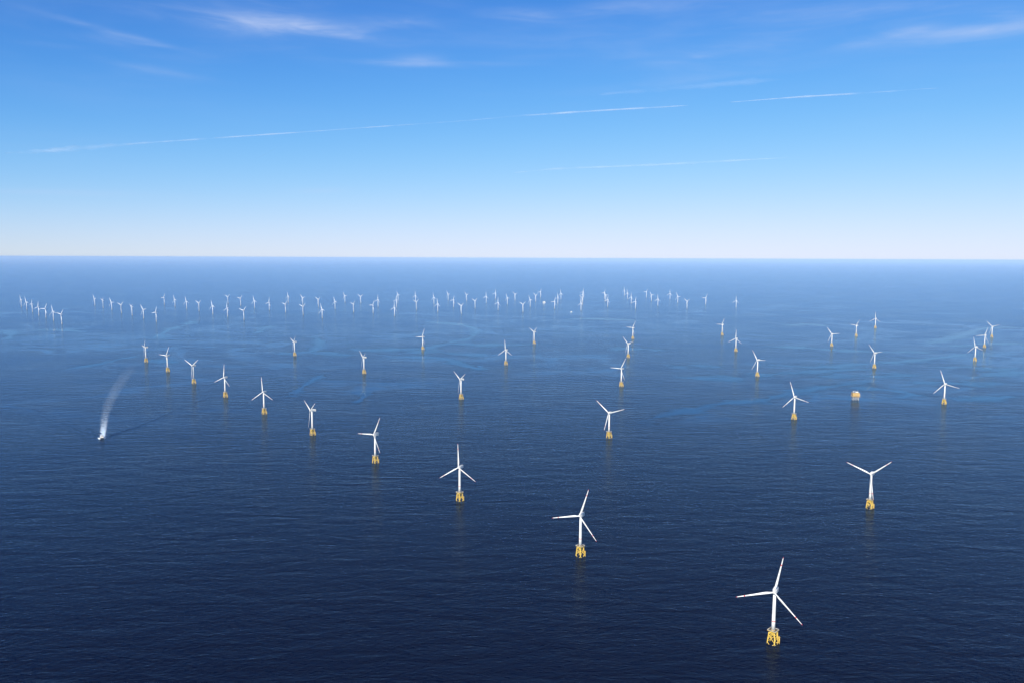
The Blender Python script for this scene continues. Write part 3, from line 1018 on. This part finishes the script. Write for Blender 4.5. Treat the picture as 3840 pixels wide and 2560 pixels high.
# ------------------------------------------------------------------ slicks drawn out by the currents
bms = bmesh.new()
fl2 = bms.verts.layers.float_color.new('film')
STREAKS = [
    ((738, 1186), (708, 1215), (655, 1227), (619, 1245), (595, 1263), (622, 1278)),
    ((1006, 1221), (982, 1239), (952, 1251)),
    ((1150, 1255), (1196, 1275), (1184, 1311), (1113, 1323), (1030, 1330)),
    ((1090, 1322), (1226, 1323), (1321, 1337)),
    ((208, 1391), (357, 1367), (464, 1343), (535, 1334)),
    ((565, 1346), (631, 1357), (684, 1358)),
    ((0, 1236), (42, 1251), (18, 1278)),
    ((1095, 1492), (1130, 1453), (1184, 1418), (1214, 1400)),
    ((1321, 1519), (1362, 1489), (1368, 1465)),
    ((1309, 1285), (1345, 1311), (1519, 1309), (1596, 1308), (1668, 1290), (1817, 1293), (1965, 1292), (2055, 1287)),
    ((1549, 1203), (1668, 1212), (1757, 1224), (1787, 1242), (1763, 1266), (1715, 1278), (1640, 1296)),
    ((1400, 1340), (1579, 1339), (1686, 1349), (1733, 1367), (1787, 1379), (1840, 1375)),
    ((1500, 1322), (1620, 1318), (1740, 1328), (1850, 1330)),
    ((2263, 1308), (2412, 1308), (2489, 1315)),
    ((2346, 1608), (2471, 1561), (2590, 1537), (2710, 1513), (2834, 1503), (2950, 1479), (3067, 1456), (3208, 1433), (3278, 1419)),
    ((2501, 1376), (2620, 1370), (2710, 1379)),
    ((2513, 1412), (2650, 1418), (2800, 1415)),
    ((2857, 1306), (2974, 1302), (3105, 1311), (3208, 1316), (3395, 1320), (3535, 1316)),
    ((2857, 1381), (2927, 1372), (3067, 1376), (3208, 1367), (3348, 1358), (3488, 1344), (3629, 1330), (3850, 1316)),
    ((2787, 1414), (2880, 1404), (3021, 1395), (3161, 1386), (3300, 1384)),
    ((3150, 1450), (3325, 1461), (3413, 1479), (3325, 1498)),
    ((3488, 1381), (3629, 1376), (3722, 1386), (3850, 1376)),
    ((3605, 1419), (3746, 1404), (3850, 1390)),
    ((3442, 1297), (3582, 1264), (3699, 1231), (3850, 1227)),
    ((3573, 1503), (3699, 1493), (3816, 1486)),
    ((3060, 1416), (3180, 1408), (3330, 1410), (3460, 1400)),
    ((3380, 1440), (3520, 1432), (3650, 1440), (3780, 1430)),
    ((3560, 1300), (3680, 1290), (3850, 1285)),
    ((2950, 1222), (3030, 1216), (3110, 1226)),
    ((2080, 1200), (2240, 1196), (2420, 1204)),
    ((100, 1240), (220, 1236), (330, 1248)),
]
for si, path in enumerate(STREAKS):
    ctl = [sea_at(*q) for q in path]
    pts = []
    for i in range(len(ctl) - 1):            # Catmull-Rom through the control points
        p0, p1, p2, p3 = ctl[max(i - 1, 0)], ctl[i], ctl[i + 1], ctl[min(i + 2, len(ctl) - 1)]
        for j in range(10):
            u = j / 10
            pts.append(.5 * ((2 * p1) + (p2 - p0) * u + (2 * p0 - 5 * p1 + 4 * p2 - p3) * u * u + (3 * p1 - p0 - 3 * p2 + p3) * u ** 3))
    pts.append(ctl[-1])
    prev, n_ = None, len(pts)
    for i, q in enumerate(pts):
        d = (pts[min(i + 1, n_ - 1)] - pts[max(i - 1, 0)]).normalized()
        nr = Vector((d.y, -d.x, 0))
        f = i / (n_ - 1)
        wd = (62 + 105 * abs(d.x)) * q.y / 5000 * (.8 + .35 * math.sin(i * .35 + si) + .2 * math.sin(i * .9 + 2 * si))
        end = min(1.0, min(f, 1 - f) * 6)
        row = []
        for c in range(9):
            u = -1 + c / 4
            v = bms.verts.new((q.x + nr.x * u * wd, q.y + nr.y * u * wd, .02 + si * .003))
            v[fl2] = (*([.85 * end * (1 - abs(u)) ** .9] * 3), 1)
            row.append(v)
        if prev:
            for c in range(8):
                bms.faces.new((prev[c], prev[c + 1], row[c + 1], row[c]))
        prev = row
msl = bpy.data.meshes.new('slick_streaks')
bms.to_mesh(msl)
bms.free()
msl.materials.append(M['film'])
sl = link('slick_streaks', msl)
tag(sl, kind='stuff')

# ------------------------------------------------------------------ contrails
ALT = 10500.0


def sky_at(x, y):
    d = ray(x, y)
    return Vector((0, 0, CAM_H)) + d * ((ALT - CAM_H) / d.z)


def trail_mat(name, dens):
    m = bpy.data.materials.new(name)
    m.use_nodes = True
    m.node_tree.nodes.clear()
    n_ = NT(m.node_tree)
    tc_ = n_.n('ShaderNodeTexCoord')
    puff = n_.noise(n_.mapping(tc_.outputs['Object'], (1 / 3600, 1 / 3600, 1 / 600)), 1.0, 6.0, .62, .4)
    lw = n_.n('ShaderNodeLayerWeight')
    lw.inputs['Blend'].default_value = .5
    soft = n_.math('POWER', n_.math('SUBTRACT', 1.0, lw.outputs['Facing'], clamp=True), 1.4)
    fac = n_.math('MULTIPLY', n_.math('MULTIPLY', soft, n_.mapr(puff, .36, .64, .08, 1.25)), dens, clamp=True)
    df, tl, mx = n_.n('ShaderNodeBsdfDiffuse'), n_.n('ShaderNodeBsdfTranslucent'), n_.n('ShaderNodeMixShader')
    df.inputs[0].default_value = tl.inputs[0].default_value = (.93, .95, 1.0, 1)
    mx.inputs[0].default_value = .35
    tr, m2 = n_.n('ShaderNodeBsdfTransparent'), n_.n('ShaderNodeMixShader')
    L = m.node_tree.links.new
    L(df.outputs[0], mx.inputs[1]); L(tl.outputs[0], mx.inputs[2])
    n_.put(m2.inputs[0], fac); L(tr.outputs[0], m2.inputs[1]); L(mx.outputs[0], m2.inputs[2])
    o_ = n_.n('ShaderNodeOutputMaterial')
    L(m2.outputs[0], o_.inputs['Surface'])
    return m


def contrail(label, px, dens, group='contrails high in the sky'):
    """px: photo x, y and visible thickness in photo pixels"""
    pts, rad = [], []
    for i in range(len(px) - 1):
        for j in range(6):
            f = j / 6
            x, y, w = [px[i][k] * (1 - f) + px[i + 1][k] * f for k in range(3)]
            pts.append(sky_at(x, y)); rad.append((w, pts[-1]))
    pts.append(sky_at(px[-1][0], px[-1][1])); rad.append((px[-1][2], pts[-1]))
    rr = []
    for i, (w, p_) in enumerate(rad):
        rr.append(max(2.0, w / 2 * p_.length / F_PX * (1 + .22 * math.sin(i * 2.1) + .14 * math.sin(i * 5.3 + 1))))
    o = link('contrail', MB().tube(pts, rr, 10).mesh('contrail', [trail_mat('contrail_ice', dens)]))
    tag(o, label, 'contrail', group)


contrail('long thin white contrail slanting across the whole sky, brightest at its left end', [(20, 575, 4), (110, 570, 12), (260, 560, 19), (400, 549, 15), (520, 538, 6), (700, 526, 5), (1000, 505, 6), (1150, 495, 2.5), (1400, 477, 4), (1620, 462, 4), (1760, 452, 2), (1920, 437, 7), (2250, 415, 7), (2480, 402, 6), (2580, 396, 1)], CT1)
contrail('thin contrail piece at right, in line with the long one but beyond a gap', [(2740, 384, 2), (2880, 373, 3), (3000, 364, 6), (3200, 352, 7), (3340, 343, 4), (3450, 335, 2), (3520, 331, 1)], CT1)
contrail('faint low contrail right of centre, below the long one', [(1930, 648, 3), (2080, 634, 8), (2220, 628, 8), (2420, 620, 9), (2560, 613, 10), (2720, 604, 9), (2850, 597, 4), (3000, 590, 3)], CT2)
contrail('broad faded contrail above the gap in the long one', [(2250, 355, 8), (2450, 336, 20), (2640, 322, 20), (2800, 308, 24), (2950, 296, 8)], CT3)
contrail('very short steep contrail scrap below the long one, left of centre', [(975, 588, 3), (1000, 578, 8), (1025, 562, 7), (1036, 554, 2)], CT2)
